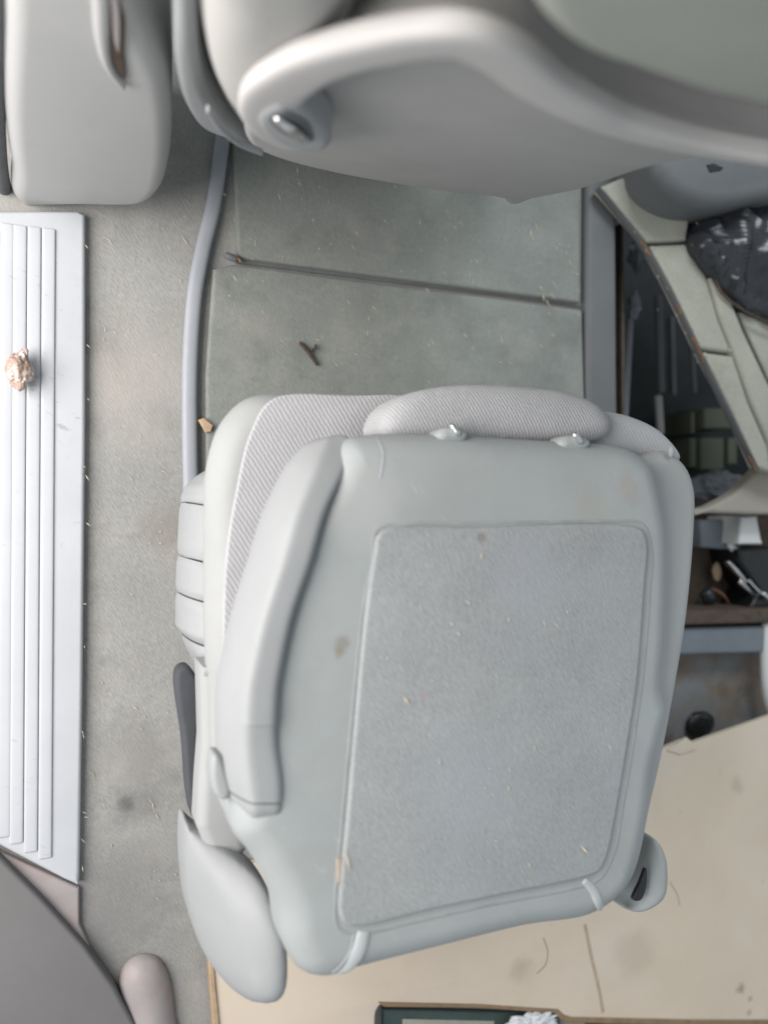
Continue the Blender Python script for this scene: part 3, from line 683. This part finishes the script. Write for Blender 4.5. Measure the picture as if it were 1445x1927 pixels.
slab('lid_flank', outl([(1376, 552), (1430, 590), (1520, 640), (1520, 840), (1450, 722), (1404, 622)], ZL - 0.01), 0.02, 0.006, M['lid_carpet'], ld, smooth=False)
line('lid_edge', [(1124, 356), (1170, 412), (1214, 470), (1262, 556), (1312, 660), (1360, 760), (1420, 882)], ZL - 0.010, 0.0025, 0.010, M['lip'], ld, n=80)
for a in [(1205, 455, 1222, 480), (1302, 636, 1314, 660), (1314, 660, 1324, 682), (1408, 860, 1421, 884), (1272, 574, 1280, 590)]:
    line('rust_mark', [(a[0], a[1]), ((a[0] + a[2]) / 2 + 2, (a[1] + a[3]) / 2), (a[2], a[3])], ZL - 0.002, 0.0016, 0.002, M['rust'], ld, n=8)
line('lid_hem', [(1300, 460), (1336, 500), (1356, 550), (1400, 585), (1445, 608), (1520, 640)], ZL + 0.012, 0.0018, 0.004, M['brown'], ld, n=60)

# grey seat foot at the upper right
ft = empty('seat_pedestal_cover', U(1340, 340, 0.1), 'grey blue rounded pedestal cover with a small slot, under the front seat rim at right', 'cover')
slab('cover', outl([(1236, 300), (1240, 322), (1262, 352), (1310, 378), (1370, 384), (1440, 372), (1540, 350), (1540, 200), (1236, 220)], 0.14), 0.12, 0.03, M['lip'], ft, n=160, crown=0.01)
slab('slot', outl([(1328, 310), (1352, 303), (1366, 312), (1356, 322), (1336, 324)], 0.147), 0.008, 0.002, M['black'], ft, smooth=False)
# black plastic bag
def bag():
    from mathutils import noise
    pts = outl([(1344, 404), (1380, 380), (1450, 366), (1540, 360), (1580, 480), (1580, 640), (1480, 600), (1420, 572), (1376, 532), (1342, 492), (1318, 450)], 0.09)
    o = slab('plastic_bag', pts, 0.08, 0.03, M['bag'], n=160, crown=0.03, steps=8)
    me = o.data
    bm = bmesh.new(); bm.from_mesh(me); bmesh.ops.subdivide_edges(bm, edges=bm.edges[:], cuts=1, use_grid_fill=True)
    for v in bm.verts:
        n1 = noise.ridged_multi_fractal(Vector((v.co.x * 11, v.co.y * 6, v.co.z * 5)), 1.1, 2.0, 3, 1.0, 2.0)
        v.co.z += (n1 - 1.2) * 0.03; v.co.x += noise.noise(v.co * 40) * 0.006
    bm.to_mesh(me); bm.free()
    for p_ in me.polygons: p_.use_smooth = True
    tag(o, 'shiny crumpled black plastic bag at the right edge', 'plastic bag')
bag()
# things lying deep in the well
def bar(u0, v0, u1, v1, z, wd_, m, label, name='metal_bar'):
    a, b_ = U(u0, v0, z), U(u1, v1, z - 0.02)
    o = sweep(name, [a, (a + b_) / 2, b_], [wd_] * 2, [0.006] * 2, m, n=8, m=16, e=5)
    tag(o, label, 'bar', 'bars in the well')
bar(1184, 605, 1174, 790, -0.16, 0.008, M['tube'], 'grey metal bar in the well nearest the lip bar')
bar(1238, 560, 1243, 735, -0.22, 0.009, M['lip'], 'dim grey bar in the middle of the dark well')
bar(1238, 748, 1242, 815, -0.18, 0.009, M['plastic_dim'], 'short pale bar touching the folded seat corner in the well')
bar(1262, 600, 1266, 740, -0.30, 0.008, M['lip'], 'faint bar deep in the well, rightmost of the bars')
ct_ = empty('pale_carton', U(1350, 830, -0.4), 'pale green carton with a dark cross strap, deep in the well', 'carton')
for q in [(1300, 775, 1308, 815), (1324, 768, 1378, 806), (1298, 824, 1310, 880), (1318, 824, 1362, 884), (1370, 824, 1386, 874)]:
    slab('carton_panel', outl([(q[0], q[1]), (q[2], q[1]), (q[2], q[3]), (q[0], q[3])], -0.30), 0.1, 0.004, M['pale_green'], ct_, smooth=False)
lump_ = lump('cloth_bundle', U(1355, 925, -0.22), (0.10, 0.045, 0.05), M['bluegrey'], amp=0.4, sub=5, freq=2.5, seed=5)
tag(lump_, 'dark grey cloth bundle in the well above the beige corner panel', 'cloth')
bc = slab('corner_panel', outl([(1300, 964), (1340, 952), (1382, 930), (1412, 900), (1440, 872), (1560, 800), (1560, 968), (1420, 968)], 0.0), 0.03, 0.008, M['beige'], smooth=False)
tag(bc, 'beige curved corner panel at the right edge beside the folded seat', 'panel')
# tray of tools below
rf = build('tray_floor', [U(1200, 940, -0.16), U(1700, 940, -0.16), U(1700, 1180, -0.16), U(1200, 1180, -0.16)], [(0, 1, 2, 3)], M['brown'])
tag(rf, 'dirty brown tray floor right of the folded seat', kind='structure')
o = slab('grey_block', outl([(1318, 978), (1394, 978), (1394, 1036), (1318, 1030)], -0.10), 0.06, 0.006, M['bluegrey'], smooth=False)
tag(o, 'blue grey block in the tool tray below the beige panel', 'block')
o = slab('white_block', outl([(1394, 972), (1424, 970), (1434, 1024), (1390, 1024)], -0.05), 0.10, 0.006, M['white'], smooth=False)
tag(o, 'bright white plastic block in the tool tray by the beige panel', 'block')
o = slab('black_case', outl([(1388, 1034), (1470, 1030), (1500, 1150), (1410, 1146), (1430, 1110), (1395, 1060)], -0.07), 0.09, 0.008, M['black'], smooth=False)
tag(o, 'black case in the tool tray beside the chrome tool', 'case')
tl = empty('chrome_tool', U(1385, 1080, -0.1), 'shiny chrome hand tool lying in the tool tray', 'tool')
sweep('handle', [U(1368, 1058, -0.09), U(1384, 1074, -0.09), U(1400, 1094, -0.09)], [0.005, 0.008, 0.006], [0.008] * 2, M['chrome'], tl, n=20)
sweep('jaw', [U(1392, 1096, -0.09), U(1404, 1108, -0.09), U(1414, 1119, -0.09)], [0.007, 0.007, 0.004], [0.007] * 2, M['chrome'], tl, n=16)
sweep('grip', [U(1372, 1026, -0.09), U(1380, 1034, -0.09), U(1388, 1042, -0.09)], [0.007, 0.008, 0.006], [0.006] * 2, M['white'], tl, n=16)
o = lump('wood_chip', U(1348, 1076, -0.13), (0.012, 0.022, 0.008), M['tan'], amp=0.35, sub=3, seed=4); tag(o, 'tan wood chip in the brown tool tray', 'wood chip')
o = lump('round_lump', U(1332, 1122, -0.12), (0.02, 0.02, 0.015), M['bag'], amp=0.2, sub=3, seed=8); tag(o, 'dark round lump lying in the brown tool tray', 'lump')
o = sweep('red_wire', [U(1340, 1108, -0.13), U(1360, 1120, -0.12), U(1372, 1140, -0.13)], [0.003] * 2, [0.003] * 2, M['rust'], n=20, m=10); tag(o, 'short reddish wire in the brown tool tray', 'wire')
lg = empty('ledge', U(1370, 1190, -0.08), 'blue grey ledge with brown top strip, right of the folded seat', 'ledge')
slab('top_strip', outl([(1240, 1150), (1600, 1144), (1600, 1168), (1240, 1178)], -0.03), 0.12, 0.006, M['brown'], lg, smooth=False)
slab('face', outl([(1240, 1182), (1600, 1174), (1600, 1224), (1240, 1234)], -0.045), 0.12, 0.008, M['bluegrey'], lg, smooth=False)
df = build('rear_floor', [U(1100, 1232, -0.10), U(1700, 1222, -0.10), U(1700, 1600, -0.10), U(1100, 1600, -0.10)], [(0, 1, 2, 3)], M['dirty_floor'])
tag(df, 'rust stained grey metal floor right of the folded seat', kind='structure')
o = lump('rubber_plug', U(1318, 1362, -0.09), (0.038, 0.028, 0.012), M['black'], amp=0.12, sub=4, seed=2); tag(o, 'black rubber lump on the rusty floor by the cardboard edge', 'rubber')
o = sweep('white_tube', [U(1442, 1180, -0.05), U(1440, 1250, -0.05), U(1444, 1310, -0.05), U(1456, 1360, -0.05)], [0.014] * 2, [0.012] * 2, M['white'], n=30); tag(o, 'white curved tube at the right edge above the cardboard', 'tube')

o = lump('metal_bracket', U(1192, 575, -0.16), (0.014, 0.03, 0.012), M['tube'], amp=0.5, sub=3, seed=14, freq=1.4, sharp=30); tag(o, 'bent grey metal bracket in the well beside the lip bar', 'bracket')
o = lump('cloth_rag', U(1200, 480, -0.2), (0.02, 0.035, 0.015), M['bluegrey'], amp=0.6, sub=4, seed=17); tag(o, 'small dark grey rag at the top of the well under the lid', 'rag')
o = sweep('steel_rod', [U(1296, 560, -0.3), U(1300, 640, -0.3), U(1306, 735, -0.32)], [0.006] * 2, [0.006] * 2, M['lip'], n=10); tag(o, 'thin dark steel rod in the well close under the leaning lid', 'rod')
so = empty('socket_wrench', U(1420, 1120, -0.06), 'small shiny socket wrench over the black case at the right edge', 'wrench')
sweep('shaft', [U(1408, 1092, -0.06), U(1422, 1108, -0.06), U(1438, 1122, -0.06)], [0.003] * 2, [0.003] * 2, M['chrome'], so, n=10, m=12)
sweep('socket', [U(1436, 1118, -0.06), U(1444, 1126, -0.06)], [0.006] * 2, [0.006] * 2, M['chrome'], so, n=4, m=16)

# ------------------------------------------------------------------ small loose things
hs = lump('seed_husk', U(38, 696, 0.042), (0.017, 0.027, 0.016), M['husk'], amp=0.3, sub=5, freq=1.5, seed=11)
tag(hs, 'dry brown and white crumpled husk on the ribbed sill plate', 'husk')
tw = empty('twig', U(580, 665, 0.017), 'small dark forked twig on the hatch carpet', 'twig')
sweep('stem', [U(566, 646, 0.021), U(580, 662, 0.023), U(596, 686, 0.021)], [0.003, 0.0035, 0.002], [0.003] * 2, M['twig'], tw, n=20, m=10)
sweep('fork', [U(580, 662, 0.022), U(592, 656, 0.024), U(594, 650, 0.022)], [0.002] * 2, [0.002] * 2, M['twig'], tw, n=10, m=8)
o = slab('wood_chip', outl([(374, 790), (384, 786), (402, 800), (398, 812), (388, 814)], 0.024), 0.007, 0.002, M['tan'], smooth=False); tag(o, 'pale tan chip between the trim strip and the folded seat', 'wood chip')
hr = empty('hinge_rod', U(440, 488, 0.02), 'small grey hinge rod end with an orange tip at the hatch seam', 'hinge rod')
sweep('rod', [U(428, 481, 0.019), U(435, 484, 0.020), U(442, 487, 0.019)], [0.0055] * 2, [0.005] * 2, M['lip'], hr, n=10)
sweep('tip', [U(446, 484, 0.020), U(450, 488, 0.020), U(453, 492, 0.019)], [0.002] * 2, [0.002] * 2, M['rust'], hr, n=10, m=10)

# litter of straw, too small to count
V_, F_ = [], []
rnd = random.Random(21)
def sliver(p, ln, wd2, ang):
    d = Vector((math.cos(ang), math.sin(ang), 0)); s_ = Vector((-d.y, d.x, 0)); i = len(V_)
    up = Vector((0, 0, wd2))
    V_.extend([p - d * ln, p + s_ * wd2 + up, p + d * ln, p - s_ * wd2 + up, p + up * 1.6])
    F_.extend([(i, i + 3, i + 4), (i + 3, i + 2, i + 4), (i + 2, i + 1, i + 4), (i + 1, i, i + 4)])
def scatter(n, u0, u1, v0, v1, z, lmin=0.002, lmax=0.008):
    for _ in range(n):
        a = math.radians(-55 + rnd.gauss(0, 22))
        sliver(U(rnd.uniform(u0, u1), rnd.uniform(v0, v1), z), rnd.uniform(lmin, lmax), rnd.uniform(0.00035, 0.0009), a)
scatter(60, 165, 350, 400, 1700, 0.0015)
scatter(80, 420, 1090, 330, 720, 0.0165)
scatter(26, 700, 1180, 1010, 1640, 0.507, 0.002, 0.006)
scatter(14, 1000, 1100, 400, 640, 0.0165, 0.003, 0.009)
scatter(16, 152, 168, 400, 1650, 0.016, 0.002, 0.006)
scatter(24, 1190, 1380, 350, 700, 0.052, 0.002, 0.005)
for (u, v, z, l_) in [(1030, 570, .0165, .012), (1022, 560, .0165, .009), (998, 440, .0165, .010), (1002, 450, .0165, .008), (560, 320, .0165, .009), (350, 455, .0015, .010), (275, 292, .03, .010), (1100, 1600, .507, .010), (765, 1318, .507, .009), (655, 1622, .507, .011)]:
    if u != 275: sliver(U(u, v, z), l_, 0.0011, math.radians(-58 + rnd.gauss(0, 12)))
lt = build('straw_litter', V_, F_, M['straw'], smooth=False)
tag(lt, 'tiny pale straw bits scattered over the carpets', 'litter', kind='stuff')
